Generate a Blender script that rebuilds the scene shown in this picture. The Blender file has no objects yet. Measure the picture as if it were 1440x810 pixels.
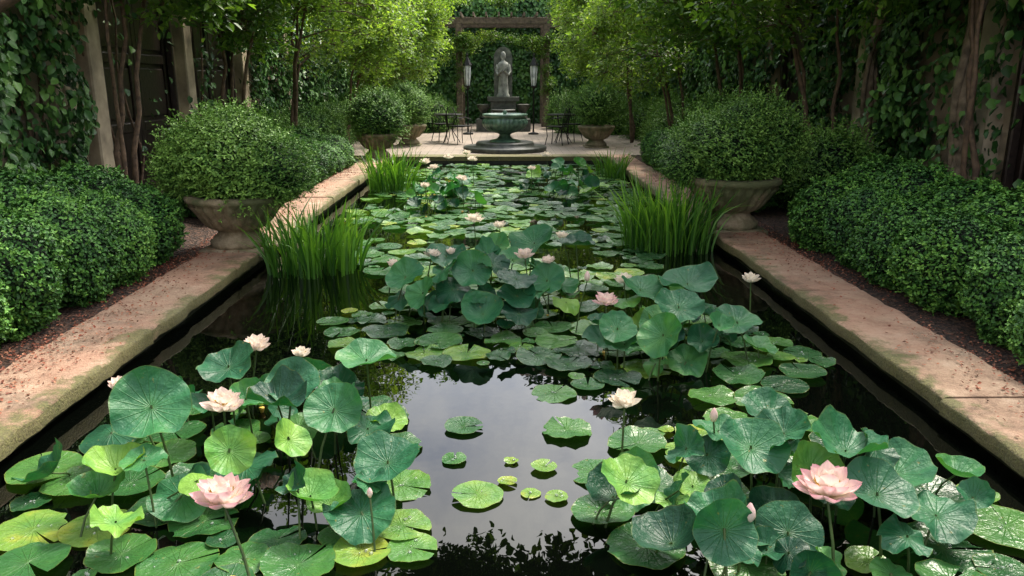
import bpy, math
import numpy as np
from mathutils import Vector
rng = np.random.default_rng(11)
scene = bpy.context.scene
scene.view_settings.view_transform = 'Standard'
scene.view_settings.look = 'None'
scene.view_settings.exposure = 0
COL = scene.collection

# ------------------------------------------------------------------ helpers
class MB:
    def __init__(s):
        s.V=[];s.T=[];s.U=[];s.L=[];s.S=[];s.M=[];s.n=0
    def add(s, v, faces, mat=0, tone=0.5, uv=None):
        v=np.asarray(v,float).reshape(-1,3); n=len(v)
        s.V.append(v)
        t=np.full(n,tone,float) if np.isscalar(tone) else np.asarray(tone,float)
        s.T.append(t)
        s.U.append(np.zeros((n,2)) if uv is None else np.asarray(uv,float))
        f=np.asarray(faces,int)
        s.L.append((f+s.n).ravel()); s.S.append(np.full(len(f),f.shape[1])); s.M.append(np.full(len(f),mat))
        s.n+=n
    def mesh(s,name,mats,smooth=True):
        me=bpy.data.meshes.new(name)
        V=np.concatenate(s.V);L=np.concatenate(s.L);S=np.concatenate(s.S);M=np.concatenate(s.M)
        me.vertices.add(len(V)); me.vertices.foreach_set('co',V.astype(np.float32).ravel())
        me.loops.add(len(L)); me.loops.foreach_set('vertex_index',L.astype(np.int32))
        me.polygons.add(len(S)); st=np.concatenate([[0],np.cumsum(S)[:-1]])
        me.polygons.foreach_set('loop_start',st.astype(np.int32))
        me.polygons.foreach_set('material_index',M.astype(np.int32))
        me.polygons.foreach_set('use_smooth',np.full(len(S),smooth))
        uvl=me.uv_layers.new(name='UVMap')
        U=np.concatenate(s.U)[L]
        uvl.data.foreach_set('uv',U.astype(np.float32).ravel())
        a=me.attributes.new('tone','FLOAT','POINT'); a.data.foreach_set('value',np.concatenate(s.T).astype(np.float32))
        for m in mats: me.materials.append(m)
        me.update(calc_edges=True); me.validate()
        return me
    def obj(s,name,mats,smooth=True,parent=None):
        o=bpy.data.objects.new(name,s.mesh(name,mats,smooth)); COL.objects.link(o)
        if parent: o.parent=parent
        return o

def inst(mesh,name,loc,rot=(0,0,0),sc=(1,1,1),parent=None):
    o=bpy.data.objects.new(name,mesh); COL.objects.link(o)
    o.location=loc;o.rotation_euler=rot;o.scale=sc
    if parent:o.parent=parent
    return o
def empty(name):
    o=bpy.data.objects.new(name,None); COL.objects.link(o); o.empty_display_size=.2; return o

def box(mb,x0,x1,y0,y1,z0,z1,mat=0,tone=.5):
    v=[(x,y,z) for x in(x0,x1) for y in(y0,y1) for z in(z0,z1)]
    f=[(0,1,3,2),(4,6,7,5),(0,4,5,1),(2,3,7,6),(0,2,6,4),(1,5,7,3)]
    mb.add(v,f,mat,tone)

def tube(mb,pts,rad,segs=6,mat=0,tone=.5):
    P=np.asarray(pts,float); n=len(P)
    rad=np.broadcast_to(np.asarray(rad,float),(n,))
    T=np.gradient(P,axis=0); T/=np.linalg.norm(T,axis=1)[:,None]+1e-9
    ref=np.array([1,0,0.]) if abs(T[0][2])>.7 else np.array([0,0,1.])
    A=np.cross(T,ref); A/=np.linalg.norm(A,axis=1)[:,None]+1e-9
    B=np.cross(T,A)
    th=np.linspace(0,2*np.pi,segs,endpoint=False)
    v=P[:,None]+rad[:,None,None]*(A[:,None]*np.cos(th)[None,:,None]+B[:,None]*np.sin(th)[None,:,None])
    f=[(i*segs+j,i*segs+(j+1)%segs,(i+1)*segs+(j+1)%segs,(i+1)*segs+j) for i in range(n-1) for j in range(segs)]
    mb.add(v,f,mat,tone)

def lathe(mb,prof,cx,cy,segs=40,mat=0,tone=.5,flute=None,sx=1,sy=1):
    prof=np.asarray(prof,float); n=len(prof)
    th=np.linspace(0,2*np.pi,segs,endpoint=False)
    r=prof[:,0][:,None]*np.ones(segs)
    if flute:
        amp,k,i0,i1=flute
        r[i0:i1]*=1+amp*np.abs(np.sin(k*th/2))
    v=np.stack([cx+sx*r*np.cos(th),cy+sy*r*np.sin(th),np.repeat(prof[:,1][:,None],segs,1)],-1)
    f=[(i*segs+j,i*segs+(j+1)%segs,(i+1)*segs+(j+1)%segs,(i+1)*segs+j) for i in range(n-1) for j in range(segs)]
    mb.add(v,f,mat,tone)

def unit(a): return a/(np.linalg.norm(a,axis=-1,keepdims=True)+1e-9)
def leaves(mb,P,N,T,L,W,tone,mat=0,fold=.18,droop=.15):
    N=unit(N); T=unit(T-N*np.sum(T*N,1)[:,None]); B=np.cross(N,T); n=len(P)
    L=np.broadcast_to(L,(n,));W=np.broadcast_to(W,(n,))
    loc=[(0,0,0),(.32,.5,fold),(.68,.38,fold*.7),(1,0,-droop),(.68,-.38,fold*.7),(.32,-.5,fold)]
    vs=[P+T*(a*L)[:,None]+B*(b*W)[:,None]+N*(c*W)[:,None] for a,b,c in loc]
    v=np.stack(vs,1)
    b=np.arange(n)*6
    f=np.concatenate([np.stack([b,b+1,b+2,b+3],1),np.stack([b,b+3,b+4,b+5],1)])
    mb.add(v,f,mat,np.repeat(tone,6))

def wob(P,f,seed):
    r=np.random.default_rng(seed); s=0
    for i in range(5):
        k=r.normal(size=3)*f; s=s+np.sin(P@k+r.uniform(0,6.28))
    return s/5

# ------------------------------------------------------------------ materials
def newmat(name):
    m=bpy.data.materials.new(name); m.use_nodes=True
    nt=m.node_tree; nt.nodes.clear()
    out=nt.nodes.new('ShaderNodeOutputMaterial')
    p=nt.nodes.new('ShaderNodeBsdfPrincipled'); nt.links.new(p.outputs[0],out.inputs[0])
    return m,nt,p,out
def ramp(nt,src,stops):
    r=nt.nodes.new('ShaderNodeValToRGB'); e=r.color_ramp.elements
    while len(e)<len(stops): e.new(.5)
    for i,(p,c) in enumerate(stops):
        e[i].position=p; e[i].color=(*c,1)
    nt.links.new(src,r.inputs[0]); return r.outputs[0]
def math_(nt,op,a,b=None,c=None):
    n=nt.nodes.new('ShaderNodeMath'); n.operation=op
    for i,x in enumerate((a,b,c)):
        if x is None: continue
        if isinstance(x,(int,float)): n.inputs[i].default_value=x
        else: nt.links.new(x,n.inputs[i])
    return n.outputs[0]
def noise(nt,scale,detail=4,vec=None,rough=.55):
    n=nt.nodes.new('ShaderNodeTexNoise'); n.inputs['Scale'].default_value=scale; n.inputs['Detail'].default_value=detail
    n.inputs['Roughness'].default_value=rough
    if vec is None:
        g=nt.nodes.new('ShaderNodeNewGeometry'); vec=g.outputs['Position']
    nt.links.new(vec,n.inputs['Vector']); return n.outputs['Fac']
def mixc(nt,fac,a,b,mode='MIX'):
    n=nt.nodes.new('ShaderNodeMix'); n.data_type='RGBA'; n.blend_type=mode
    for s,x in ((0,fac),(6,a),(7,b)):
        if isinstance(x,(int,float)): n.inputs[s].default_value=x
        elif isinstance(x,tuple): n.inputs[s].default_value=(*x,1)
        else: nt.links.new(x,n.inputs[s])
    return n.outputs[2]
def bump(nt,h,strength,dist,p):
    b=nt.nodes.new('ShaderNodeBump'); b.inputs['Strength'].default_value=strength; b.inputs['Distance'].default_value=dist
    nt.links.new(h,b.inputs['Height']); nt.links.new(b.outputs[0],p.inputs['Normal'])
def attr(nt):
    a=nt.nodes.new('ShaderNodeAttribute'); a.attribute_name='tone'; return a.outputs['Fac']

def leafmat(name,stops,rough=.45,transl=.3,spec=.5,varscale=1.3):
    m,nt,p,out=newmat(name)
    oi=nt.nodes.new('ShaderNodeObjectInfo')
    n=noise(nt,varscale,2)
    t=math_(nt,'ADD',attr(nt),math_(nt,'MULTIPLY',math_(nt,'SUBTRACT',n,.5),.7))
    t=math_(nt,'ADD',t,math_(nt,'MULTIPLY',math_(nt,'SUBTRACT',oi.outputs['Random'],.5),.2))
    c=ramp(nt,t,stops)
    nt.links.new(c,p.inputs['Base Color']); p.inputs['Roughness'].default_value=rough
    p.inputs['Specular IOR Level'].default_value=spec
    if transl>0:
        tr=nt.nodes.new('ShaderNodeBsdfTranslucent'); 
        c2=mixc(nt,1.0,c,(1.5,1.5,.55),'MULTIPLY'); nt.links.new(c2,tr.inputs[0])
        mx=nt.nodes.new('ShaderNodeMixShader'); mx.inputs[0].default_value=transl
        nt.links.new(p.outputs[0],mx.inputs[1]); nt.links.new(tr.outputs[0],mx.inputs[2]); nt.links.new(mx.outputs[0],out.inputs[0])
    return m

M_box=leafmat('boxwood_leaf',[(0,(.007,.035,.009)),(.4,(.036,.12,.022)),(.75,(.09,.235,.036)),(1,(.18,.37,.06))],.5,0,.3)
M_shrub=leafmat('shrub_leaf',[(0,(.010,.042,.010)),(.45,(.055,.145,.026)),(1,(.18,.33,.06))],.5,0,.25)
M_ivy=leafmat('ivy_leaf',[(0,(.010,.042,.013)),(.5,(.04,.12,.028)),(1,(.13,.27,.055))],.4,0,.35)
M_tree=leafmat('tree_leaf',[(0,(.025,.07,.015)),(.5,(.09,.19,.03)),(1,(.21,.34,.055))],.4,.42)
M_treeb=leafmat('sunlit_tree_leaf',[(0,(.05,.11,.025)),(.5,(.17,.29,.055)),(1,(.36,.48,.12))],.45,.5)  # lighter copy of the tree leaf: sunlight on far foliage put into the colour
M_iris=leafmat('iris_blade',[(0,(.02,.08,.012)),(.5,(.08,.21,.025)),(1,(.19,.36,.04))],.4,.3)

def simple(name,col,rough=.6,metal=0,bs=0,col2=None,scale=8):
    m,nt,p,out=newmat(name)
    n=noise(nt,scale,6)
    c=ramp(nt,n,[(.3,tuple(x*.5 for x in col)),(.7,col2 or col)])
    nt.links.new(c,p.inputs['Base Color']); p.inputs['Roughness'].default_value=rough; p.inputs['Metallic'].default_value=metal
    if bs: bump(nt,n,bs,.02,p)
    return m
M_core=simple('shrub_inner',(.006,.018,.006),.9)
M_bark=simple('bark',(.075,.045,.028),.8,0,.6,(.16,.10,.06),14)
M_bark2=simple('old_vine_bark',(.12,.09,.06),.85,0,.9,(.26,.20,.14),9)
M_iron=simple('wrought_iron',(.012,.012,.013),.45,.6)
M_door=simple('dark_wood',(.024,.016,.014),.35,0,.2,(.038,.025,.02),20)
M_plaster=simple('plaster',(.30,.24,.165),.85,0,.3,(.54,.44,.31),2.2)
M_patina=simple('green_patina',(.05,.11,.085),.3,.1,.4,(.15,.26,.19),9)
M_grey=simple('weathered_stone',(.18,.19,.17),.8,0,.5,(.34,.35,.31),6)
M_grey2=simple('dark_weathered_stone',(.08,.09,.075),.85,0,.5,(.15,.16,.13),6)
M_darkst=simple('dark_stone',(.03,.034,.03),.45,0,.4,(.08,.085,.07),8)
M_wood=simple('pergola_wood',(.10,.07,.045),.75,0,.3,(.18,.13,.09),10)
M_stem=simple('green_stem',(.04,.09,.02),.5,0,0,(.07,.12,.03),10)
M_white=simple('frosted_glass',(.5,.55,.55),.2,0,0,(.7,.75,.75),6)
M_yel=simple('stamen',(.6,.36,.04),.6,0,0,(.8,.55,.1),60)

def m_stone(name):
    m,nt,p,out=newmat(name)
    g=nt.nodes.new('ShaderNodeNewGeometry'); pos=g.outputs['Position']
    big=noise(nt,.9,6,rough=.65); mid=noise(nt,5,9,rough=.78); fine=noise(nt,75,5)
    c=ramp(nt,mid,[(.33,(.13,.085,.055)),(.44,(.31,.205,.135)),(.55,(.43,.305,.21)),(.7,(.54,.42,.31))])
    c=mixc(nt,math_(nt,'MULTIPLY',fine,.4),c,(.22,.12,.08))
    pink=ramp(nt,big,[(.42,(0,0,0)),(.56,(1,1,1))])
    c=mixc(nt,math_(nt,'MULTIPLY',pink,.5),c,(.38,.19,.125))
    st=ramp(nt,noise(nt,1.7,9,rough=.78),[(.50,(0,0,0)),(.62,(1,1,1))])
    c=mixc(nt,math_(nt,'MULTIPLY',st,.6),c,(.08,.06,.038))
    sep=nt.nodes.new('ShaderNodeSeparateXYZ'); nt.links.new(pos,sep.inputs[0])
    ax=math_(nt,'ABSOLUTE',sep.outputs[0])
    e=math_(nt,'SUBTRACT',1.0,math_(nt,'MULTIPLY',math_(nt,'SUBTRACT',ax,2.28),4.0))
    low=math_(nt,'MULTIPLY',math_(nt,'LESS_THAN',sep.outputs[2],.135),.6)
    e=math_(nt,'ADD',e,low)
    mm=math_(nt,'ADD',math_(nt,'MULTIPLY',e,.62),math_(nt,'MULTIPLY',math_(nt,'SUBTRACT',noise(nt,3.0,9,rough=.75),.49),3.2))
    mf=ramp(nt,mm,[(.36,(0,0,0)),(.66,(1,1,1))])
    mc=ramp(nt,fine,[(.3,(.030,.042,.010)),(.7,(.13,.15,.035))])
    c=mixc(nt,math_(nt,'MULTIPLY',mf,.8),c,mc)
    nt.links.new(c,p.inputs['Base Color']); p.inputs['Roughness'].default_value=.75
    h=math_(nt,'ADD',mid,math_(nt,'MULTIPLY',fine,.35)); bump(nt,h,.9,.035,p)
    return m
M_coping=m_stone('coping_stone')
def m_urn():
    m,nt,p,out=newmat('mossy_urn_stone')
    mid=noise(nt,7,8,rough=.7); b=noise(nt,2.5,6)
    c=ramp(nt,mid,[(.3,(.09,.07,.042)),(.5,(.24,.185,.115)),(.7,(.38,.31,.21))])
    c=mixc(nt,ramp(nt,b,[(.42,(0,0,0)),(.6,(.85,.85,.85))]),c,(.06,.08,.028))
    nt.links.new(c,p.inputs['Base Color']); p.inputs['Roughness'].default_value=.85; bump(nt,mid,.8,.03,p); return m
M_urn=m_urn()
def m_pool():
    m,nt,p,out=newmat('wet_pool_wall')
    c=ramp(nt,noise(nt,5,6),[(.35,(.006,.008,.005)),(.7,(.03,.034,.016))]); nt.links.new(c,p.inputs['Base Color'])
    p.inputs['Roughness'].default_value=.5; bump(nt,noise(nt,12,5),.5,.02,p); return m
M_pool=m_pool()
def m_mulch():
    m,nt,p,out=newmat('mulch')
    v=nt.nodes.new('ShaderNodeTexVoronoi'); v.inputs['Scale'].default_value=38
    g=nt.nodes.new('ShaderNodeNewGeometry'); nt.links.new(g.outputs['Position'],v.inputs['Vector'])
    c=ramp(nt,v.outputs['Color'],[(.2,(.016,.010,.007)),(.6,(.055,.028,.018)),(.9,(.12,.06,.036))])
    nt.links.new(c,p.inputs['Base Color']); p.inputs['Roughness'].default_value=.9
    bump(nt,v.outputs['Distance'],1,.03,p); return m
M_mulch=m_mulch()
def m_pave():
    m,nt,p,out=newmat('patio_paving')
    g=nt.nodes.new('ShaderNodeNewGeometry')
    b=nt.nodes.new('ShaderNodeTexBrick'); b.inputs['Scale'].default_value=1.4; b.inputs['Mortar Size'].default_value=.012
    b.inputs['Color1'].default_value=(.36,.285,.23,1); b.inputs['Color2'].default_value=(.28,.225,.19,1); b.inputs['Mortar'].default_value=(.07,.07,.05,1)
    nt.links.new(g.outputs['Position'],b.inputs['Vector'])
    c=mixc(nt,math_(nt,'MULTIPLY',noise(nt,4,7),.6),b.outputs[0],(.14,.115,.08)); nt.links.new(c,p.inputs['Base Color'])
    p.inputs['Roughness'].default_value=.6; return m
M_pave=m_pave()
def m_water():
    m,nt,p,out=newmat('pond_water')
    p.inputs['Base Color'].default_value=(.0008,.0012,.0008,1); p.inputs['Roughness'].default_value=.004
    p.inputs['IOR'].default_value=1.42
    n=noise(nt,2.5,3); bump(nt,n,.045,.03,p); return m
M_water=m_water()

def m_pad(name,stops,rough,edge,sheen=.5):
    m,nt,p,out=newmat(name)
    uv=nt.nodes.new('ShaderNodeUVMap'); s=nt.nodes.new('ShaderNodeSeparateXYZ'); nt.links.new(uv.outputs[0],s.inputs[0])
    u,v=s.outputs[0],s.outputs[1]
    fr=math_(nt,'FRACT',math_(nt,'MULTIPLY',u,20))
    w=math_(nt,'MULTIPLY',math_(nt,'ABSOLUTE',math_(nt,'SUBTRACT',fr,.5)),v)
    vein=ramp(nt,w,[(0.0,(1,1,1)),(.03,(0.15,)*3),(.07,(0,0,0))])
    vein=math_(nt,'MULTIPLY',vein,math_(nt,'SUBTRACT',1.05,v))
    t=math_(nt,'ADD',attr(nt),math_(nt,'MULTIPLY',math_(nt,'SUBTRACT',noise(nt,7,5),.5),.75))
    c=ramp(nt,t,stops)
    c=mixc(nt,math_(nt,'MULTIPLY',vein,.35),c,(.18,.36,.12))
    rim=math_(nt,'MULTIPLY',math_(nt,'GREATER_THAN',math_(nt,'ADD',v,math_(nt,'MULTIPLY',noise(nt,14,3),.12)),1.045),edge)
    c=mixc(nt,rim,c,(.16,.18,.035))
    sp=ramp(nt,noise(nt,42,3),[(.68,(0,0,0)),(.73,(1,1,1))])
    c=mixc(nt,math_(nt,'MULTIPLY',sp,.6),c,(.2,.17,.04))
    nt.links.new(c,p.inputs['Base Color'])
    rr=math_(nt,'ADD',rough,math_(nt,'MULTIPLY',noise(nt,20,3),.3)); nt.links.new(rr,p.inputs['Roughness'])
    p.inputs['Specular IOR Level'].default_value=sheen
    h=math_(nt,'MULTIPLY',vein,-.9)
    h=math_(nt,'ADD',h,math_(nt,'MULTIPLY',noise(nt,13,5),2.2))
    bump(nt,h,.6,.014,p)
    tr=nt.nodes.new('ShaderNodeBsdfTranslucent'); nt.links.new(mixc(nt,1.0,c,(1.4,1.6,.5),'MULTIPLY'),tr.inputs[0])
    mx=nt.nodes.new('ShaderNodeMixShader'); mx.inputs[0].default_value=.22
    nt.links.new(p.outputs[0],mx.inputs[1]); nt.links.new(tr.outputs[0],mx.inputs[2]); nt.links.new(mx.outputs[0],out.inputs[0])
    return m
M_lotus=m_pad('lotus_leaf',[(0,(.006,.05,.026)),(.35,(.020,.115,.050)),(.6,(.040,.17,.055)),(.85,(.095,.26,.05)),(1,(.19,.36,.055))],.3,.3,.38)
M_pads=m_pad('lily_pad',[(0,(.010,.05,.020)),(.4,(.032,.12,.032)),(.75,(.078,.20,.04)),(.93,(.16,.28,.045)),(1,(.26,.32,.045))],.14,.6,.45)
def m_petal():
    m,nt,p,out=newmat('lotus_petal')
    uv=nt.nodes.new('ShaderNodeUVMap'); s=nt.nodes.new('ShaderNodeSeparateXYZ'); nt.links.new(uv.outputs[0],s.inputs[0])
    c=ramp(nt,s.outputs[1],[(0,(.76,.66,.28)),(.25,(.84,.74,.58)),(.6,(.82,.62,.60)),(1,(.72,.27,.38))])
    w=math_(nt,'SUBTRACT',1.0,attr(nt))
    c=mixc(nt,w,c,(.86,.80,.68))
    nt.links.new(c,p.inputs['Base Color']); p.inputs['Roughness'].default_value=.5
    tr=nt.nodes.new('ShaderNodeBsdfTranslucent'); nt.links.new(c,tr.inputs[0])
    mx=nt.nodes.new('ShaderNodeMixShader'); mx.inputs[0].default_value=.3
    nt.links.new(p.outputs[0],mx.inputs[1]); nt.links.new(tr.outputs[0],mx.inputs[2]); nt.links.new(mx.outputs[0],out.inputs[0]); return m
M_petal=m_petal()
def m_deb():
    m,nt,p,out=newmat('dry_petal')
    c=ramp(nt,attr(nt),[(0,(.09,.03,.015)),(.5,(.26,.065,.032)),(1,(.40,.18,.10))]); nt.links.new(c,p.inputs['Base Color']); p.inputs['Roughness'].default_value=.7; return m
M_deb=m_deb()
def m_drop():
    m,nt,p,out=newmat('water_drop'); p.inputs['Base Color'].default_value=(.9,.95,.9,1); p.inputs['Roughness'].default_value=.02
    p.inputs['Transmission Weight'].default_value=.85; p.inputs['IOR'].default_value=1.33; return m
M_drop=m_drop()

# ------------------------------------------------------------------ foliage prototypes
def sph(n,r=rng):
    d=r.normal(size=(n,3)); return unit(d)
def lump_mesh(name,n,R,leafL,leafW,mat,seed,bumpy=.09,shag=.16,core=.84,shoots=0,shl=.12):
    r=np.random.default_rng(seed); mb=MB()
    u=np.linspace(0,2*np.pi,20,endpoint=False); v=np.linspace(.05,np.pi-.05,12)
    D=np.array([[(math.cos(a)*math.sin(b),math.sin(a)*math.sin(b),math.cos(b)) for a in u] for b in v]).reshape(-1,3)
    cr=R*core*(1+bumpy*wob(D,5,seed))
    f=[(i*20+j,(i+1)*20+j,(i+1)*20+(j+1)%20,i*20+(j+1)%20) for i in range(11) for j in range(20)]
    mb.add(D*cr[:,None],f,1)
    d=sph(n,r)
    b1=wob(d,5,seed); b2=wob(d,16,seed+5)
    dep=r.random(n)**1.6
    rr=R*(1+bumpy*b1+bumpy*.8*b2)*(1-shag*dep+ .04*r.random(n))
    P=d*rr[:,None]
    N=d*.8+sph(n,r)*.7+np.array([0,0,.4])
    T=sph(n,r)+d*.5+np.array([0,0,.3])
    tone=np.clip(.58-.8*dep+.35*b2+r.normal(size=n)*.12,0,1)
    s=.75+.5*r.random(n)
    leaves(mb,P,N,T,leafL*s,leafW*s,tone)
    if shoots:
        d=sph(shoots,r); dd=unit(d+sph(shoots,r)*.45+np.array([0,0,.35])); k=12
        base=d*(R*(.95+bumpy*wob(d,5,seed)+bumpy*.8*wob(d,16,seed+5)))[:,None]; ln=shl*r.uniform(.4,1.3,shoots)
        t=np.linspace(.05,1,k); P=(base[:,None]+dd[:,None]*(ln[:,None]*t)[:,:,None]).reshape(-1,3)
        m=len(P); D2=np.repeat(dd,k,0)
        s=r.uniform(.6,1.,m)
        leaves(mb,P,sph(m,r)+D2*.3+np.array([0,0,.4]),D2*.8+sph(m,r)*.8,leafL*s,leafW*s,np.clip(.6+r.normal(size=m)*.15+np.tile(t,shoots)*.25,0,1))
    return mb.mesh(name,[mat,M_core])
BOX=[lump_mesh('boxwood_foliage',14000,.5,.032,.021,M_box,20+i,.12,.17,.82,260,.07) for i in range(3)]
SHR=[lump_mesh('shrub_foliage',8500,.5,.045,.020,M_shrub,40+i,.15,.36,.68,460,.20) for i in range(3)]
def clump_mesh(name,n,R,leafL,leafW,mat,seed):
    r=np.random.default_rng(seed); mb=MB()
    d=sph(n,r); rad=R*r.random(n)**.45
    P=d*rad[:,None]*np.array([1,1,.7])
    k=14; tw=sph(k,r)*np.array([1,1,.7]); 
    for i in range(k):
        e=tw[i]*R*.95; tube(mb,[(0,0,0),e*.5+np.array([0,0,.03]),e],[.007,.004,.002],4,1)
    idx=r.integers(0,k,n); t=r.random(n)**.6
    P2=tw[idx]*R*t[:,None]+r.normal(size=(n,3))*.05
    sel=r.random(n)<.65; P[sel]=P2[sel]
    N=sph(n,r)*.7+np.array([0,0,.9]); T=sph(n,r)+unit(P)*.8-np.array([0,0,.5])
    tone=np.clip(.45+r.normal(size=n)*.2+P[:,2]/R*.15,0,1)
    s=.7+.6*r.random(n)
    leaves(mb,P,N,T,leafL*s,leafW*s,tone)
    return mb.mesh(name,[mat,M_bark])
CLD=[clump_mesh('leaf_clump',290,.5,.1,.05,M_tree,60+i) for i in range(3)]
CLB=[clump_mesh('leaf_clump',300,.5,.085,.045,M_treeb,70+i) for i in range(3)]
CLI=[clump_mesh('leaf_clump',300,.5,.12,.08,M_ivy,80+i) for i in range(2)]

# ------------------------------------------------------------------ ground, pond
PX=2.36; PY0=-3.0; PY1=17.05
mb=MB(); B=250
for x0,x1,y0,y1 in ((-B,-PX,-B,B),(PX,B,-B,B),(-PX,PX,PY1,B),(-PX,PX,-B,PY0)):
    mb.add([(x0,y0,.1),(x1,y0,.1),(x1,y1,.1),(x0,y1,.1)],[(0,1,2,3)])
mb.obj('ground',[M_mulch],False)
mb=MB(); mb.add([(-4.9,17.5,.13),(4.9,17.5,.13),(4.9,30,.13),(-4.9,30,.13)],[(0,1,2,3)]); mb.obj('patio_pavement',[M_pave],False)
mb=MB(); mb.add([(-2.5,-3.1,0),(2.5,-3.1,0),(2.5,17.2,0),(-2.5,17.2,0)],[(0,1,2,3)]); mb.obj('pond_water',[M_water],False)
mb=MB()
for s in(-1,1):
    a,b=sorted((s*PX,s*(PX+.2))); box(mb,a,b,PY0,PY1,-.6,.058)
box(mb,-PX,PX,PY1,PY1+.2,-.6,.058); box(mb,-PX,PX,PY0-.2,PY0,-.6,.058)
mb.obj('pond_wall',[M_pool],False)
mb=MB()
for s in(-1,1):
    y=PY0-.4
    while y<17.5:
        L=rng.uniform(1.5,2.3); y1=min(y+L,17.52)
        if 17.52-y1<.5: y1=17.52
        j=rng.uniform(-.014,.014); z=.15+rng.uniform(-.007,.007)
        a,b=sorted((s*(2.30+j),s*(2.84+j)))
        ny=max(6,int((y1-y)/.08)); ys=np.linspace(y,y1-.010,ny)
        wa=.006*np.sin(ys*9+j*400)+.004*rng.normal(size=ny); wb=.006*np.sin(ys*7+j*300)+.006*rng.normal(size=ny)
        zz_=z+.003*rng.normal(size=ny)
        V=[];
        for q in range(ny):
            A_,B_=a+wa[q],b+wb[q]; c_=.018
            V+=[(A_,ys[q],.06),(A_-.004,ys[q],zz_[q]-c_),(A_+c_*.4,ys[q],zz_[q]-c_*.25),(A_+c_*1.3,ys[q],zz_[q]),(B_-c_*1.3,ys[q],zz_[q]),(B_-c_*.4,ys[q],zz_[q]-c_*.25),(B_+.004,ys[q],zz_[q]-c_),(B_,ys[q],.06)]
        F=[(q*8+k,q*8+k+1,(q+1)*8+k+1,(q+1)*8+k) for q in range(ny-1) for k in range(7)]
        mb.add(V,F); e0=np.array(V[:8]);e1=np.array(V[-8:]); mb.add(e0,[tuple(range(8))]); mb.add(e1,[tuple(range(8))[::-1]])
        y=y1
x=-2.28
while x<2.26:
    x1=min(x+1.14,2.28); box(mb,x,x1-.006,16.98,17.5,.06,.151); x=x1
o=mb.obj('stone_coping',[M_coping],True)
es=o.modifiers.new('es','EDGE_SPLIT'); es.split_angle=math.radians(50)

mb=MB(); n=17000
side=rng.choice([-1,1],n,p=[.65,.35]); yy=1+15*rng.random(n)**1.3; xx=2.34+np.abs(rng.beta(2.0,1.1,n))*.75
P=np.stack([side*xx,yy,np.zeros(n)],1); k=wob(P,2.2,77)+rng.normal(size=n)*.3+(xx-2.6)*.8>.0
P=P[k];xx=xx[k];n=len(P); P[:,2]=np.where(xx<2.83,.162,.112)
N=np.array([0,0,1.])+rng.normal(size=(n,3))*.3; T=rng.normal(size=(n,3))
s=rng.uniform(.010,.028,n); leaves(mb,P,N,T,s,s*.6,rng.random(n)); mb.obj('fallen_petals',[M_deb],False)

# ------------------------------------------------------------------ boxwood hedges
def hedge(name,spots,meshes=BOX):
    e=empty(name)
    for (x,y,z,sx,sy,sz) in spots:
        inst(meshes[rng.integers(len(meshes))],'foliage',(x,y,z),(rng.uniform(-.3,.3),rng.uniform(-.3,.3),rng.uniform(0,6.28)),(sx,sy,sz),e)
    return e
def row(side,y0,y1,xf,xb,h,step=.64):
    S=[]; y=y0
    while y<=y1:
        w=rng.uniform(.86,1.12); hh=h*rng.uniform(.88,1.1)
        S.append((side*(xf+rng.uniform(-.05,.05)),y,.1+hh*.46,.80*w,.80*w,hh*1.08))
        S.append((side*(xb+rng.uniform(-.08,.08)),y+step*.45,.14+hh*.52,1.0*w,.93*w,hh*1.2))
        y+=step*rng.uniform(.85,1.2)
    return S
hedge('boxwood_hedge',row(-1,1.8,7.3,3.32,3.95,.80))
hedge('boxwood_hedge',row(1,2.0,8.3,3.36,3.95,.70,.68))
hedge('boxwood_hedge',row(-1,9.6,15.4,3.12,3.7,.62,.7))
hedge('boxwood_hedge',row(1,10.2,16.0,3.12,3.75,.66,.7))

# ------------------------------------------------------------------ urns with shrubs
URN=[(0,0),(.27,0),(.275,.06),(.25,.075),(.235,.10),(.20,.125),(.185,.16),(.21,.175),(.26,.20),(.31,.26),(.36,.34),(.41,.41),(.44,.435),(.47,.455),(.475,.49),(.45,.51),(.40,.515),(.38,.48),(0,.47)]
def urn(x,y,s,spots,name='planted_urn'):
    e=empty(name); e.location=(x,y,0)
    mb=MB()
    lathe(mb,[(r*s,.16+z*s) for r,z in URN],0,0,96,flute=(.10,24,7,12)); box(mb,-.3*s,.3*s,-.3*s,.3*s,.1,.162)
    o=mb.obj('urn',[M_urn],True,e)
    for (dx,dy,z,sx,sy,sz) in spots:
        inst(SHR[rng.integers(3)],'shrub_foliage',(dx,dy,z),(rng.uniform(-.3,.3),rng.uniform(-.3,.3),rng.uniform(0,6)),(sx,sy,sz),e)
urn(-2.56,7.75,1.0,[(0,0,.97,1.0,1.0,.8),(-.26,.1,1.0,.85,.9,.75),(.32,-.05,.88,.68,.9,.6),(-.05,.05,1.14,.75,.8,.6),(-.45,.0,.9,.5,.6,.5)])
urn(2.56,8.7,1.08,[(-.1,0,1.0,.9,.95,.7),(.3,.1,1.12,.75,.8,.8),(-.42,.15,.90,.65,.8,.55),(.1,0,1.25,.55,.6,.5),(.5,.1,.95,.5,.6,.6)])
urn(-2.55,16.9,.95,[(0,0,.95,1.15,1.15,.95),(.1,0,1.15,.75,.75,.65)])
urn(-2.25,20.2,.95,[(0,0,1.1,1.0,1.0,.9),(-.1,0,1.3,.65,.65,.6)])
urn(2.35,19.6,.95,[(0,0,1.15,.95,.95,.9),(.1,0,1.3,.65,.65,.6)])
for s,y0 in((-1,13.6),(1,11.5)):
    S=[]
    for y in np.arange(y0,29,.9):
        S.append((s*rng.uniform(4.1,4.6),y,rng.uniform(.3,.6),rng.uniform(.9,1.4),rng.uniform(.9,1.4),rng.uniform(.9,1.5)))
    hedge('understory_shrubs',S,SHR)
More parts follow.
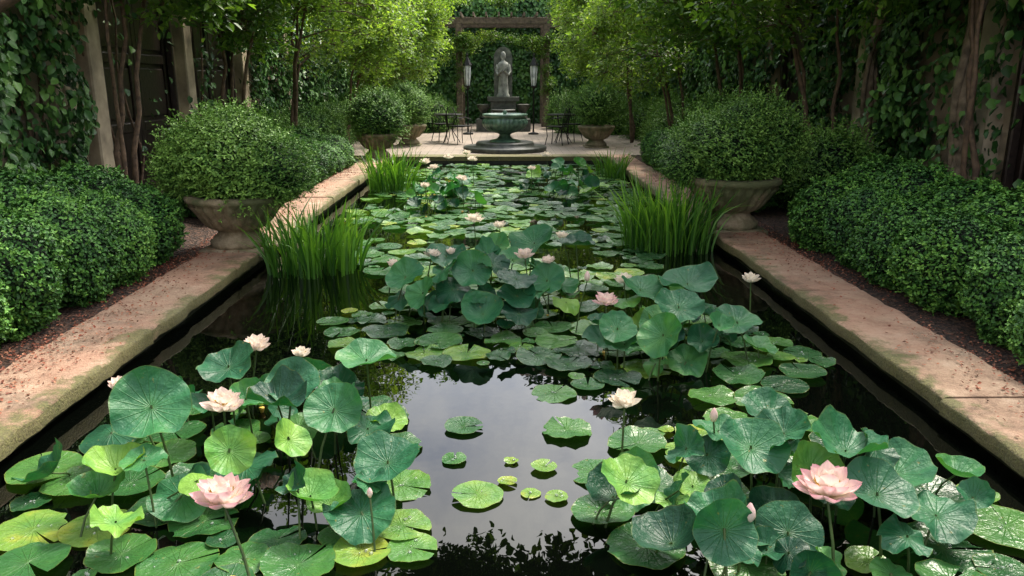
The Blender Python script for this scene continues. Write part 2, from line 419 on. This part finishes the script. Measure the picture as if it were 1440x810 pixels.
hedge('understory_shrubs',[(3.1,10.9,.85,1.0,1.1,1.0),(3.4,12.2,.9,1.1,1.1,1.1),(4.1,9.8,.6,1,1,1.0)],SHR)
hedge('patio_shrubs',[(rng.choice([-1,1])*rng.uniform(1.6,4.2),rng.uniform(24,29.5),rng.uniform(.3,.6),1.0,1.0,rng.uniform(.8,1.4)) for i in range(22)],SHR)

# ------------------------------------------------------------------ side walls
def wall(s,name,doors,pils):
    e=empty(name); mb=MB(); X=5.15
    a,b=sorted((s*X,s*(X+.35)))
    ys=sorted(doors); y=-4.
    for d0,d1 in ys:
        box(mb,a,b,y,d0,.05,5.2); y=d1
        box(mb,a,b,d0,d1,3.1,5.2)
    box(mb,a,b,y,31,.05,5.2); mb.obj('wall_face',[M_plaster],False,e)
    mb=MB()
    for p in pils:
        a,b=sorted((s*(X-.16),s*(X+.02))); box(mb,a,b,p-.17,p+.17,.05,4.6)
        a,b=sorted((s*(X-.21),s*(X+.02))); box(mb,a,b,p-.22,p+.22,.05,.4); box(mb,a,b,p-.22,p+.22,4.603,4.8)
    o=mb.obj('pilasters',[M_plaster],False,e); m=o.modifiers.new('b','BEVEL'); m.width=.02
    mb=MB()
    for d0,d1 in doors:
        xi=X+.06; n=max(2,int(round((d1-d0)/1.0))); w=(d1-d0)/n
        a,b=sorted((s*(xi+.05),s*(xi+.1))); box(mb,a,b,d0+.002,d1-.002,.05,3.098)
        for k in range(n):
            y0=d0+k*w; a,b=sorted((s*xi,s*(xi+.045)))
            box(mb,a,b,y0+.01,y0+.13,.1,3.09); box(mb,a,b,y0+w-.13,y0+w-.01,.1,3.09)
            for z in(.12,1.0,1.95,2.93): box(mb,a,b,y0+.133,y0+w-.133,z,z+.14)
            a,b=sorted((s*(xi+.018),s*(xi+.048)))
            for z in(.32,1.2,2.15):
                box(mb,a,b,y0+.17,y0+w-.17,z,z+.72 if z>2 else z+.69)
        a,b=sorted((s*(X-.05),s*(X+.05)))
        box(mb,a,b,d0-.002,d0+.07,.05,3.09)
        box(mb,a,b,d1-.07,d1+.002,.05,3.09)
    o=mb.obj('wood_doors',[M_door],False,e); m=o.modifiers.new('b','BEVEL'); m.width=.014
wall(-1,'courtyard_wall',[(10.7,13.1),(14.0,16.0),(20,22)],[10.35,13.45,16.35,19.6,22.6])
wall(1,'courtyard_wall',[(6.2,8.05),(13.2,14.9),(19,21)],[8.4,11.3,15.3,18.6,22])

def ivy(name,s,n,keep,seed):
    r=np.random.default_rng(seed); mb=MB()
    Y=r.uniform(6,30,n); Z=r.uniform(.1,5.3,n)
    P0=np.stack([np.zeros(n),Y,Z],1)
    d=wob(P0,1.3,seed)*.6+wob(P0,4.5,seed+1)*.5
    k=d>-.48
    for (a,b,zt,pr) in keep:
        inr=(Y>a)&(Y<b)&(Z<zt+.6*wob(P0,3,seed+3)); k&=~(inr&(r.random(n)>pr))
    Y,Z,d,P0=Y[k],Z[k],d[k],P0[k]; m=len(Y)
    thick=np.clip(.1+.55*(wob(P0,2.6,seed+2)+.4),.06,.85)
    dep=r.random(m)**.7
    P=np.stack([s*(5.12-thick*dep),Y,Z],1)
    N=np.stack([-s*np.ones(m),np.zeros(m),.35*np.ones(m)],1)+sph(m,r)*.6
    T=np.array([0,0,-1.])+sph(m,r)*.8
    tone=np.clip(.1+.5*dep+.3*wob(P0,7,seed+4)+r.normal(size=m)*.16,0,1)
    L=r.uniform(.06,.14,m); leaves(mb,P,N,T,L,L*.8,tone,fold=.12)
    for i in range(12):
        y=r.uniform(7,26); pts=[(s*(5.1-.02*r.random()),y,.1)]
        for q in range(8): y+=r.normal()*.14; pts.append((s*(5.08-.08*r.random()),y,.1+(q+1)*.6))
        tube(mb,pts,np.linspace(.022,.008,9),5,1)
    mb.obj(name,[M_ivy,M_bark])
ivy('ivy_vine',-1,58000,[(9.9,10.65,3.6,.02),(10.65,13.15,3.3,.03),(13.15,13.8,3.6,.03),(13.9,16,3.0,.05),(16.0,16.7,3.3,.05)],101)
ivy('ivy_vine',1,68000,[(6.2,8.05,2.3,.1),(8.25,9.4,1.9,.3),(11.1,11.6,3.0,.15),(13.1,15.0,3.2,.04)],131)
for (y0,rr0) in ((8.25,.075),(10.35,.055)):
    mb=MB(); pts=[];x=4.72;y=y0
    for q in range(22):
        pts.append((x+.07*math.sin(q*.55),y+.09*math.sin(q*.43+1),.05+q*.22)); 
    for w_,(ph,am) in enumerate(((0,0),(0,.075),(3.1,.07))):
        tube(mb,[(a+am*math.cos(i*.45+ph),b+am*math.sin(i*.45+ph),c) for i,(a,b,c) in enumerate(pts)],np.linspace(rr0,rr0*.5,22)*(1-.35*(w_>0))*(1+.12*rng.normal(size=22)),9)
    mb.obj('wisteria_trunk',[M_bark2])

mb=MB(); box(mb,-9,9,31,31.4,.05,5); mb.obj('garden_back_wall',[M_plaster],False)
mb=MB(); n=30000
P=np.stack([rng.uniform(-5,5,n),31-rng.random(n)*.5,rng.uniform(.1,5.3,n)],1)
leaves(mb,P,np.array([0,-1,.35])+sph(n)*.6,np.array([0,0,-1.])+sph(n)*.8,rng.uniform(.1,.18,n),rng.uniform(.08,.14,n),np.clip(.4+.3*wob(P,3,9)+rng.normal(size=n)*.15,0,1)); mb.obj('ivy_vine',[M_ivy])

# ------------------------------------------------------------------ trees
def tree(name,bx,by,c,r,n,clumps,sc=1.0,stems=3,th=.036):
    e=empty(name); mb=MB(); c=np.array(c,float); r=np.array(r,float)
    nodes=[]
    for i in range(stems):
        a=rng.uniform(0,6.28); p=np.array([bx+.12*math.cos(a),by+.12*math.sin(a),.05])
        tgt=c+r*np.array([math.cos(a)*.45,math.sin(a)*.45,.35]); pts=[]
        for t in np.linspace(0,1,10):
            q=p*(1-t)+tgt*t; q[:2]=p[:2]*(1-t**1.6)+tgt[:2]*t**1.6; q=q+rng.normal(size=3)*.035*np.array([1,1,.2])*(t>0); pts.append(q)
        tube(mb,pts,np.linspace(th,th*.35,10)*rng.uniform(.8,1.2),7); nodes+=pts[4:]
    nodes=np.array(nodes)
    for i in range(n):
        d=sph(1)[0]; q=c+r*d*rng.random()**.35
        j=np.argmin(np.linalg.norm(nodes-q,axis=1)+rng.random(len(nodes))*.3); p=nodes[j]
        mid=(p+q)/2+np.array([0,0,.12]); tube(mb,[p,mid,q],[.016,.011,.005],5)
        k=sc*rng.uniform(.65,1.2)
        inst(clumps[rng.integers(len(clumps))],'crown_foliage',q,(rng.uniform(-.5,.5),rng.uniform(-.5,.5),rng.uniform(0,6.28)),(k,k,k),e)
    mb.obj('trunk_and_branches',[M_bark],True,e)
TL=[(-4.35,9.55,(-3.8,9.7,3.55),(1.1,1.6,1.1),42,CLD),(-4.2,12.9,(-3.5,12.7,3.8),(1.2,1.6,1.5),50,CLD),
    (-3.9,15.6,(-3.1,15.8,3.7),(1.2,1.8,1.9),62,CLB),(-3.7,19.3,(-2.9,19.6,3.3),(1.25,1.6,1.8),66,CLB),(-3.3,23.2,(-2.7,23.4,3.4),(1.3,1.6,2.1),66,CLB),(-3.2,27,(-3.4,27,3.8),(1.5,1.6,2.2),46,CLB)]
TR=[(4.45,7.6,(3.9,7.8,3.5),(1.1,1.5,1.1),46,CLD),(4.3,10.6,(3.6,10.6,3.6),(1.2,1.6,1.3),54,CLD),(4.0,13.6,(3.2,13.6,3.6),(1.2,1.8,1.7),62,CLD),
    (3.8,17,(2.9,17.2,3.4),(1.25,1.7,1.8),66,CLB),(3.4,21,(2.8,21.3,3.3),(1.25,1.7,2.0),66,CLB),(3.2,25,(3.0,25,3.6),(1.4,1.6,2.2),50,CLB)]
for t in TL+TR: tree('crepe_myrtle_tree',*t)
# unseen trees added above the view to block sky reflection in the near water
tree('sky_blocking_tree',-5.9,7.5,(-2.3,8.0,4.7),(2.0,1.3,1.1),54,CLD,1.15,3,.12)
tree('sky_blocking_tree',5.9,7.0,(2.5,8.0,4.7),(2.0,1.3,1.1),54,CLD,1.15,3,.12)
tree('sky_blocking_tree',-6.0,6.0,(.1,8.1,4.4),(1.4,.9,.75),36,CLD,1.1,2,.10)
for i,x in enumerate((-9,-5.2,-1.6,2.2,6,9.5)):
    tree('sky_blocking_tree',x,36+rng.uniform(-1,1.5),(x,36,8.0+rng.uniform(-.8,.8)),(2.6,1.6,4.8),60,CLI+CLD,2.6,2,.2)

# ------------------------------------------------------------------ iris clumps
def iris(cx,cy,rx,ry,h,n):
    mb=MB()
    for i in range(n):
        a=rng.uniform(0,6.28); q=rng.random()**.6
        bx=cx+rx*q*math.cos(a); by=cy+ry*q*math.sin(a)
        H=h*rng.uniform(.5,1.08); w=rng.uniform(.014,.028); la=a+rng.normal()*.8; lean=rng.uniform(.03,.38)*(.4+q)
        pa=rng.uniform(0,3.14); V=[];bend=rng.random()**3*.8
        for t in np.linspace(0,1,7):
            o=lean*H*t**1.8*1.3+bend*H*max(0,t-.6)
            z=H*t*(1-.25*lean*t)-bend*H*.9*max(0,t-.6)
            ww=w*(1-t**3)*(.8+.4*t)
            for sgn in(-1,1): V.append((bx+o*math.cos(la)+sgn*ww*math.cos(pa)*.5,by+o*math.sin(la)+sgn*ww*math.sin(pa)*.5,z-.02))
        f=[(2*k,2*k+1,2*k+3,2*k+2) for k in range(6)]
        t0=rng.uniform(.1,.85); mb.add(V,f,0,np.clip(np.repeat(np.linspace(t0-.3,t0+.15,7),2),0,1))
    return mb.obj('water_iris',[M_iris])
iris(-1.74,7.35,.45,.42,.74,300); iris(1.80,8.35,.50,.5,.85,360); iris(-1.72,12.8,.42,.4,.80,240); iris(2.05,14.6,.25,.5,.55,120)

# ------------------------------------------------------------------ lotus leaves
def disc(mb,x,y,z,R,tone,cup=0.,amp=.03,tilt=0.,taz=0.,notch=0.,ns=36,nr=6,mat=0):
    th0=rng.uniform(0,6.28); u=np.linspace(0,1,ns+1)
    rr=np.linspace(0,1,nr+1)
    ang=u*(2*np.pi)
    if notch: ang=notch/2+u*(2*np.pi-notch)
    k1,k2=rng.integers(3,6),rng.integers(7,12); p1,p2,p3=rng.uniform(0,6.28,3)
    edge=1+.03*np.sin(k1*ang+p1)+.018*np.sin(k2*ang+p2)
    A,Rr=np.meshgrid(ang,rr); E=np.meshgrid(edge,rr)[0]
    X=R*Rr*E*np.cos(A+th0); Y=R*Rr*E*np.sin(A+th0)
    Z=R*(cup*Rr**1.7+amp*Rr**2.6*(np.sin(k1*A+p2)+.6*np.sin(k2*A+p1))+amp*1.6*Rr**2*np.sin(2*A+p3))
    ca,sa=math.cos(taz),math.sin(taz)
    xr=X*ca+Y*sa; yr=-X*sa+Y*ca
    x2=xr*math.cos(tilt)+Z*math.sin(tilt); z2=-xr*math.sin(tilt)+Z*math.cos(tilt)
    X=x2*ca-yr*sa; Y=x2*sa+yr*ca
    V=np.stack([x+X,y+Y,z+z2],-1)
    f=[(i*(ns+1)+j,i*(ns+1)+j+1,(i+1)*(ns+1)+j+1,(i+1)*(ns+1)+j) for i in range(nr) for j in range(ns)]
    mb.add(V,f,mat,tone,np.stack([np.meshgrid(u,rr)[0],Rr],-1).reshape(-1,2))
def stem(mb,x,y,z,r=.006,mat=1):
    bx,by=x+rng.normal()*.06,y+rng.normal()*.06
    tube(mb,[(bx,by,-.03),((bx*.6+x*.4),(by*.6+y*.4),z*.5),(x,y,z)],[r,r*.9,r*.8],6,mat)

def flower(x,y,z,size,pink,openn=1.0):
    mb=MB(); L0=size*.60
    for lay,(n,phi,L,off) in enumerate(((8,80,1.0,0),(8,58,1.0,.5),(6,38,.92,.2),(5,20,.75,.6))):
        for k in range(n):
            a=(k+off)/n*2*math.pi+rng.normal()*.09; ph=math.radians(phi*openn+rng.normal()*7)
            LL=L0*L*rng.uniform(.88,1.08); W=LL*.58; V=[];UV=[];rho=.012*size/.18;zz=0; nt_=8
            for i in range(nt_):
                t=i/(nt_-1); w=W*(.22+.78*math.sin(math.pi*min(1,t*.72+.12))**1.1 if t<.6 else .985*max(.02,1-((t-.6)/.4)**2.0))
                p=ph*(1.2-.7*t) if lay<3 else ph*(1.1-1.3*t)
                if i: rho+=math.sin(p)*LL/(nt_-1); zz+=math.cos(p)*LL/(nt_-1)
                for j in range(5):
                    s=(j-2)/2; cupz=(s*s)*w*.34
                    rr_=rho-cupz*math.cos(p); z_=zz+cupz*math.sin(p)
                    V.append((x+rr_*math.cos(a)-s*w/2*math.sin(a),y+rr_*math.sin(a)+s*w/2*math.cos(a),z+z_)); UV.append((s,t))
            f=[(i*5+j,i*5+j+1,(i+1)*5+j+1,(i+1)*5+j) for i in range(nt_-1) for j in range(4)]
            mb.add(V,f,0,pink*(1.15-.25*lay),UV)
    s=size/.18
    lathe(mb,[(0,0),(.010*s,.0),(.018*s,.028*s),(.019*s,.034*s),(0,.035*s)],x,y,14,1)
    for k in range(50):
        a=rng.uniform(0,6.28); r1=.024*s; r2=.036*s*rng.uniform(.8,1.2)
        tube(mb,[(x+.012*s*math.cos(a),y+.012*s*math.sin(a),z+.004),(x+r1*math.cos(a),y+r1*math.sin(a),z+.026*s),(x+r2*math.cos(a),y+r2*math.sin(a),z+.048*s)],[.0012*s,.0014*s,.003*s],4,1)
    stem(mb,x,y,z+.004,.006,2)
    return mb.obj('lotus_flower',[M_petal,M_yel,M_stem])
FL=[(-.955,2.48,.33,.19,.75,1),(1.149,2.51,.33,.2,.8,1),(-1.215,3.27,.34,.17,.35,1),(-1.78,3.53,.33,.12,.35,.8),(-1.29,4.02,.36,.15,.3,.95),(-1.04,3.96,.34,.10,.1,.7),
(.548,3.26,.35,.13,.1,.95),(.68,4.9,.35,.15,.7,1),(.88,5.45,.35,.13,.05,.9),(1.78,5.45,.35,.13,.1,.9),(-.82,6.03,.33,.12,.2,.8),(-.53,6.08,.40,.13,.2,.9),(-.38,6.15,.40,.11,.2,.7),
(-.25,7.8,.38,.17,.1,1),(0,7.43,.38,.13,.1,.8),(.19,5.89,.44,.14,.35,1),(.36,5.77,.42,.11,.3,.9),(.55,6.92,.38,.12,.1,.8),
(-1.2,13,.42,.17,.15,1),(-.87,13.8,.42,.17,.1,1),(-.45,13.4,.42,.17,.1,1),(-1.0,12.2,.42,.15,.2,1),(.84,14.2,.42,.16,.1,1),(1.3,13.1,.42,.16,.1,1),(.5,12.4,.38,.13,.15,1),
(-.6,14.6,.42,.16,.1,1),(-.5,10.6,.44,.15,.2,1),(-.95,10.2,.4,.13,.15,.9)]
for f_ in FL: flower(*f_)
def bud(x,y,z,s):
    mb=MB(); lathe(mb,[(0,0),(.012*s,.004*s),(.021*s,.03*s),(.018*s,.055*s),(.006*s,.078*s),(0,.084*s)],x,y,12,0,tone=.6,flute=(.1,5,1,5)); mb.U[-1][:,1]=np.repeat([.0,.1,.4,.7,.9,1.],12)
    mb.V[0][:,2]+=z
    stem(mb,x,y,z+.004,.005,1)
    mb.obj('lotus_bud',[M_petal,M_stem])
bud(.85,2.42,.28,.9); bud(.93,3.2,.3,.8); bud(-.5,2.75,.2,.5); bud(.6,5.3,.4,.9)

ZONES=[(-1.15,3.35,.85,.78),(1.15,2.95,.78,.55),(1.15,4.95,.58,.5),(-.1,5.85,.68,.55),(-.83,11.3,.55,.9),(1.0,12.6,.7,1.0)]
HERO={0:[(-1.48,3.16,.40,.165,.45,.75),(-1.09,2.95,.3,.10,.85,1.0),(-.88,3.05,.3,.09,.9,.9),(-.66,3.72,.40,.15,.6,.05),(-.47,3.03,.2,.14,.3,.35),(-.97,3.5,.36,.13,.3,.5),(-1.35,3.75,.36,.14,.25,.4),(-.75,3.35,.3,.13,.5,.7)],
 1:[(.76,2.4,.26,.11,.35,1.1),(1.0,2.9,.32,.14,.4,.5),(.5,2.85,.2,.12,.9,.5),(1.4,2.65,.25,.14,.3,.3),(1.2,3.25,.3,.14,.25,.3),(1.65,3.0,.15,.16,.4,.2)],
 2:[(.95,4.4,.30,.14,.65,1.0),(1.27,5.2,.40,.20,.3,.2),(.72,4.65,.26,.12,.5,.6),(1.5,4.8,.25,.15,.4,.3),(1.1,4.7,.38,.15,.3,.5),(.95,5.2,.36,.15,.45,.4)],
 3:[(.28,6.3,.46,.20,.45,.6),(.62,6.35,.44,.16,.1,.05),(-.2,5.7,.38,.15,.4,.9),(-.7,5.75,.32,.15,.5,.6),(-.42,6.1,.40,.16,.3,.3),(.1,5.95,.40,.13,.6,.3),(.35,5.7,.3,.14,.4,.7),(-.05,6.25,.44,.14,.7,.5),(-.55,5.5,.26,.13,.6,.9),(.12,5.5,.24,.14,.3,.5)],4:[],5:[]}
for zi,(cx,cy,rx,ry) in enumerate(ZONES):
    mb=MB(); used=[]
    for (x,y,z,R,t,ti) in HERO[zi]:
        disc(mb,x,y,z,R,t,.28,.09,ti,-1.57+rng.normal()*.5,ns=48); stem(mb,x,y,z+.01); used.append((x,y,z,R))
    N=(32,34,26,38,34,36)[zi]; tries=0;c=0
    while c<N and tries<3000:
        tries+=1
        a=rng.uniform(0,6.28); q=math.sqrt(rng.random())
        x=cx+rx*q*math.cos(a); y=cy+ry*q*math.sin(a); z=.05+(.28 if zi<2 else .38)*rng.random()*(1.15-.8*q*q); R=rng.uniform(.065,.15)
        if any((x-u[0])**2+(y-u[1])**2+(2.0*(z-u[2]))**2<(.56*(R+u[3]))**2 for u in used): continue
        used.append((x,y,z,R)); c+=1
        ti=abs(rng.normal())*.45+(.55 if rng.random()<.25 else 0)
        taz=math.atan2(math.sin(a)*q-.6,math.cos(a)*q)+rng.normal()*.9
        cup=rng.choice([.12,.28,.6,-.15],p=[.27,.3,.28,.15])
        disc(mb,x,y,z,R,float(np.clip(rng.normal(.42,.3),0,1)),cup,rng.uniform(.04,.18),ti,taz,ns=44); stem(mb,x,y,z+.005,.005)
    mb.obj('lotus_plant',[M_lotus,M_stem])

pads=[(-.10,3.1,.11,.8),(-.34,2.7,.1,.75),(.31,4.25,.13,.6),(.05,3.42,.035,.9),(.13,3.12,.045,.9),(.2,3.35,.06,.85),(-.22,3.44,.06,.5),(-.19,3.8,.1,.3),(.34,3.75,.13,.55),(.03,3.22,.045,.95),(.24,3.08,.05,.9),
(-.5,3.6,.12,.4),(.44,3.3,.13,.5),(.42,2.95,.13,.45),(-.75,2.6,.14,.5),(-1.2,2.62,.15,.5),(-1.75,2.62,.14,.4),(.9,2.55,.14,.6),(1.6,2.45,.12,.4)]
def dens(x,y):
    d=0
    for cx,cy,rx,ry in ((-1.15,3.35,.95,.90),(1.2,3.1,.92,.82),(1.15,4.85,.92,.80),(-.25,5.65,1.0,.92)):
        q=((x-cx)/rx)**2+((y-cy)/ry)**2
        if q<1: d=max(d,.8)
    if y>6.5 and y<16.7:
        w=1.2+.85*min(1,(y-6.5)/3.5); 
        if abs(x-.1)<w: d=max(d,.8)
        if y>15.6: d=min(d,.4)
    wv=wob(np.array([x,y*.8,0.]),2.6,5)
    if d>0 and wv<-.15: d=.03
    return d
G=list(pads)
for size,cnt in (((.12,.175),6000),((.08,.12),5500),((.04,.07),3000)):
    for i in range(cnt):
        x=rng.uniform(-2.15,2.15); y=2.3+14.5*rng.random()**1.2
        if rng.random()>dens(x,y): continue
        R=rng.uniform(*size)
        ov=.84 if rng.random()<.7 else .72
        if any(abs(y-g[1])<.5 and (x-g[0])**2+(y-g[1])**2<(ov*(R+g[2]))**2 for g in G): continue
        tn=float(np.clip(rng.normal(.45,.26),0,.88)); 
        if rng.random()<.05: tn=.95
        G.append((x,y,R,tn))
print('pads',len(G))
mb=MB(); dr=MB()
for i,(x,y,R,tn) in enumerate(G):
    z0=.006+.014*rng.random()
    disc(mb,x,y,z0,R,tn,rng.choice([0,.03,.10]),rng.uniform(.0,.07),rng.uniform(0,.07),rng.uniform(0,6.28),rng.choice([.03,.1,.25]),ns=32 if y<8 else 22,nr=5)
    if y<5.5:
        for q in range(rng.integers(0,5)):
            a=rng.uniform(0,6.28); rd=R*.6*rng.random(); s=rng.uniform(.003,.008); zz=z0+.002
            lathe(dr,[(s*.8,zz-.003),(s,zz+s*.3),(s*.8,zz+s*.7),(s*.4,zz+s*.95),(0,zz+s)],x+rd*math.cos(a),y+rd*math.sin(a),8)
mb.obj('lily_pads',[M_pads]); dr.obj('water_droplets',[M_drop])

# ------------------------------------------------------------------ fountain
fx,fy=.13,18.7
mb=MB()
lathe(mb,[(.95,.12),(.97,.2),(.95,.235),(.68,.236),(.67,.30),(.65,.335),(.36,.337)],fx,fy,48,0)
lathe(mb,[(.36,.34),(.34,.37),(.2,.40),(.14,.45),(.13,.50),(.18,.53),(.23,.54),(.37,.59),(.47,.68),(.50,.77),(.47,.85),(.45,.88),(.52,.92),(.52,.96),(.47,.965),(.43,.92),(0,.91)],fx,fy,96,1,flute=(.08,28,7,11))
lathe(mb,[(.05,.90),(.035,.97),(.06,1.0),(.02,1.04),(0,1.07)],fx,fy,20,1)
mb.obj('bowl_fountain',[M_darkst,M_patina])

sx,sy=.13,26
e=empty('wall_fountain'); mb=MB()
box(mb,sx-.85,sx+.85,sy-.6,sy+.4,.13,.5); box(mb,sx-.4,sx+.4,sy-.3,sy+.3,.5,1.05); box(mb,sx-.5,sx+.5,sy-.38,sy+.36,1.053,1.18)
lathe(mb,[(.1,.5),(.12,.6),(.3,.72),(.38,.8),(.34,.82),(0,.78)],sx,sy-.55,32)
for q in (-1,1): lathe(mb,[(.1,.5),(.15,.55),(.09,.7),(.2,.85),(.22,.95),(.12,.97)],sx+q*.62,sy-.2,20)
o=mb.obj('basin_and_plinth',[M_darkst],True,e); m=o.modifiers.new('b','EDGE_SPLIT')
mb=MB(); pts=[(-.29,0)]+[(.29,0)]+[(.29*math.cos(a),1.2+.33*math.sin(a)) for a in np.linspace(0,math.pi,17)]
n=len(pts); V=[(sx+a,sy+.12,1.18+b) for a,b in pts]+[(sx+a,sy+.26,1.18+b) for a,b in pts]
mb.V.append(np.array(V));mb.T.append(np.full(2*n,.5));mb.U.append(np.zeros((2*n,2)))
mb.L.append(np.arange(n)[::-1].copy());mb.S.append(np.array([n]));mb.M.append(np.array([0]))
mb.L.append(np.arange(n)+n);mb.S.append(np.array([n]));mb.M.append(np.array([0]));mb.n=2*n
for i in range(n):
    j=(i+1)%n; mb.L.append(np.array([i,j,j+n,i+n]));mb.S.append(np.array([4]));mb.M.append(np.array([0]))
mb.obj('arched_stele',[M_grey2],False,e)
e=empty('statue'); mb=MB(); k=.80
def zz(z): return 1.18+(z-1.18)*.86
lathe(mb,[(r*k,zz(z)) for r,z in [(.24,1.18),(.25,1.24),(.2,1.3),(.19,1.5),(.17,1.8),(.16,2.0),(.2,2.2),(.22,2.32),(.17,2.4),(.07,2.45),(.06,2.5),(.095,2.56),(.105,2.63),(.09,2.71),(.05,2.77),(0,2.79)]],sx,sy-.08,32,sy=.75,flute=(.07,14,0,6))
for q in(-1,1): tube(mb,[(sx+q*.2*k,sy-.08,zz(2.32)),(sx+q*.25*k,sy-.12,zz(2.1)),(sx+q*.2*k,sy-.2,zz(1.95)),(sx+q*.03,sy-.24,zz(2.12))],[.06,.055,.045,.03],10)
mb.obj('robed_figure',[M_grey],True,e)

# pergola
mb=MB(); py=28
for x in(-1.35,1.6): box(mb,x-.1,x+.1,py-.1,py+.1,.13,3.5); box(mb,x-.15,x+.15,py-.15,py+.15,.13,.4); box(mb,x-.1,x+.1,py+2,py+2.2,.13,3.5)
for yy in(py,py+2.1): box(mb,-2.3,2.55,yy-.09,yy+.09,3.503,3.72)
for x in np.arange(-2.1,2.5,.42): box(mb,x-.03,x+.03,py-.4,py+2.6,3.723,3.86)
o=mb.obj('pergola',[M_wood],False); m=o.modifiers.new('b','BEVEL'); m.width=.01
e=empty('pergola_vine')
for i in range(44):
    x=rng.uniform(-1.9,2.1); inst((CLD+CLB)[i%6],'vine_foliage',(x,py+rng.uniform(-.4,.3),3.15-.45*abs(x)/2*rng.random()*2 if rng.random()<.65 else rng.uniform(4.1,4.7)),(0,0,rng.uniform(0,6)),(.7,.7,.6),e)
for i in range(14):
    q=rng.choice([-1.35,1.6]); inst(CLD[i%3],'vine_foliage',(q+rng.normal()*.12,py-.1+rng.normal()*.1,rng.uniform(.5,3.3)),(0,0,rng.uniform(0,6)),(.45,.45,.5),e)
def lantern(x,y):
    mb=MB()
    lathe(mb,[(.16,.13),(.15,.17),(.03,.2),(.022,.3),(.022,1.45),(.05,1.5),(.1,1.52),(.1,1.54),(0,1.54)],x,y,14,0)
    lathe(mb,[(.07,1.54),(.10,1.8),(.11,2.1),(.07,2.14)],x,y,6,1)
    lathe(mb,[(.14,2.12),(.12,2.16),(.05,2.3),(.02,2.36),(.035,2.4),(0,2.5)],x,y,6,0)
    for k in range(6):
        a=k*math.pi/3; tube(mb,[(x+.075*math.cos(a),y+.075*math.sin(a),1.54),(x+.12*math.cos(a),y+.12*math.sin(a),2.12)],.008,4,0)
    mb.obj('garden_lantern',[M_iron,M_white],False)
lantern(-.93,24.2); lantern(1.02,24.2)
def chair(x,y,rot):
    mb=MB(); s=.21
    for a,b in((-s,-s),(s,-s),(-s,s),(s,s)): tube(mb,[(a*1.1,b*1.1,0),(a*.9,b*.9,.22),(a,b,.44)],.011,6)
    box(mb,-s-.01,s+.01,-s-.01,s+.01,.44,.465)
    tube(mb,[(-s,s,.44),(-s*1.05,s+.05,.75),(-s*.6,s+.07,.9),(0,s+.08,.94),(s*.6,s+.07,.9),(s*1.05,s+.05,.75),(s,s,.44)],.012,6)
    for a in(-.12,-.06,0,.06,.12): tube(mb,[(a,s,.45),(a,s+.06,.88)],.006,5)
    for q in(-1,1): tube(mb,[(q*s,s,.66),(q*(s+.03),0,.68),(q*s,-s,.62),(q*s,-s,.44)],.01,5)
    o=mb.obj('iron_chair',[M_iron],False); o.location=(x,y,.13); o.rotation_euler=(0,0,rot)
chair(-1.0,20.6,2.2); chair(-1.5,21.6,.5); chair(1.45,20.3,-2.0); chair(1.9,21.4,-.6)
def table(x,y):
    mb=MB(); lathe(mb,[(0,.70),(.36,.70),(.37,.715),(.36,.73),(0,.73)],0,0,32); 
    for k in range(3):
        a=k*2.09; tube(mb,[(.28*math.cos(a),.28*math.sin(a),0),(.06*math.cos(a),.06*math.sin(a),.35),(.2*math.cos(a),.2*math.sin(a),.7)],.012,6)
    o=mb.obj('iron_table',[M_iron],False); o.location=(x,y,.13)
table(-1.3,21.1); table(1.6,21.0)

# ------------------------------------------------------------------ light, sky, camera
EL,AZ=math.radians(56),math.radians(42)
w=bpy.data.worlds.new('World'); scene.world=w; w.use_nodes=True; nt=w.node_tree
bg=nt.nodes['Background']; sky=nt.nodes.new('ShaderNodeTexSky'); sky.sky_type='NISHITA'; sky.sun_disc=False
sky.sun_elevation=EL; sky.sun_rotation=AZ; sky.dust_density=4; sky.air_density=1.0; sky.ozone_density=.6
tc=nt.nodes.new('ShaderNodeTexCoord'); cn=noise(nt,2.6,7,tc.outputs['Generated'],.6)
bw=nt.nodes.new('ShaderNodeRGBToBW'); nt.links.new(sky.outputs[0],bw.inputs[0])
cl=math_(nt,'MULTIPLY',bw.outputs[0],2.0)
cc=nt.nodes.new('ShaderNodeCombineColor')
for i,k in enumerate((1.0,.99,.95)): nt.links.new(math_(nt,'MULTIPLY',cl,k),cc.inputs[i])
cm=ramp(nt,cn,[(.40,(.15,.15,.15)),(.60,(1,1,1))])
nt.links.new(mixc(nt,cm,sky.outputs[0],cc.outputs[0]),bg.inputs[0]); bg.inputs[1].default_value=.46
sl=bpy.data.lights.new('sun','SUN'); sl.energy=4.3; sl.angle=math.radians(5); sl.color=(1,.90,.74)
so=bpy.data.objects.new('sun',sl); COL.objects.link(so)
sv=Vector((math.sin(AZ)*math.cos(EL),math.cos(AZ)*math.cos(EL),math.sin(EL))); so.rotation_euler=sv.to_track_quat('Z','Y').to_euler(); so.location=(0,0,20)
cd=bpy.data.cameras.new('camera'); cam=bpy.data.objects.new('camera',cd); COL.objects.link(cam)
cam.location=(0,0,1.75); cam.rotation_euler=(math.radians(90-14.75),0,math.radians(-.9)); cd.lens=28; cd.sensor_width=36; cd.clip_start=.05; cd.clip_end=600
scene.camera=cam
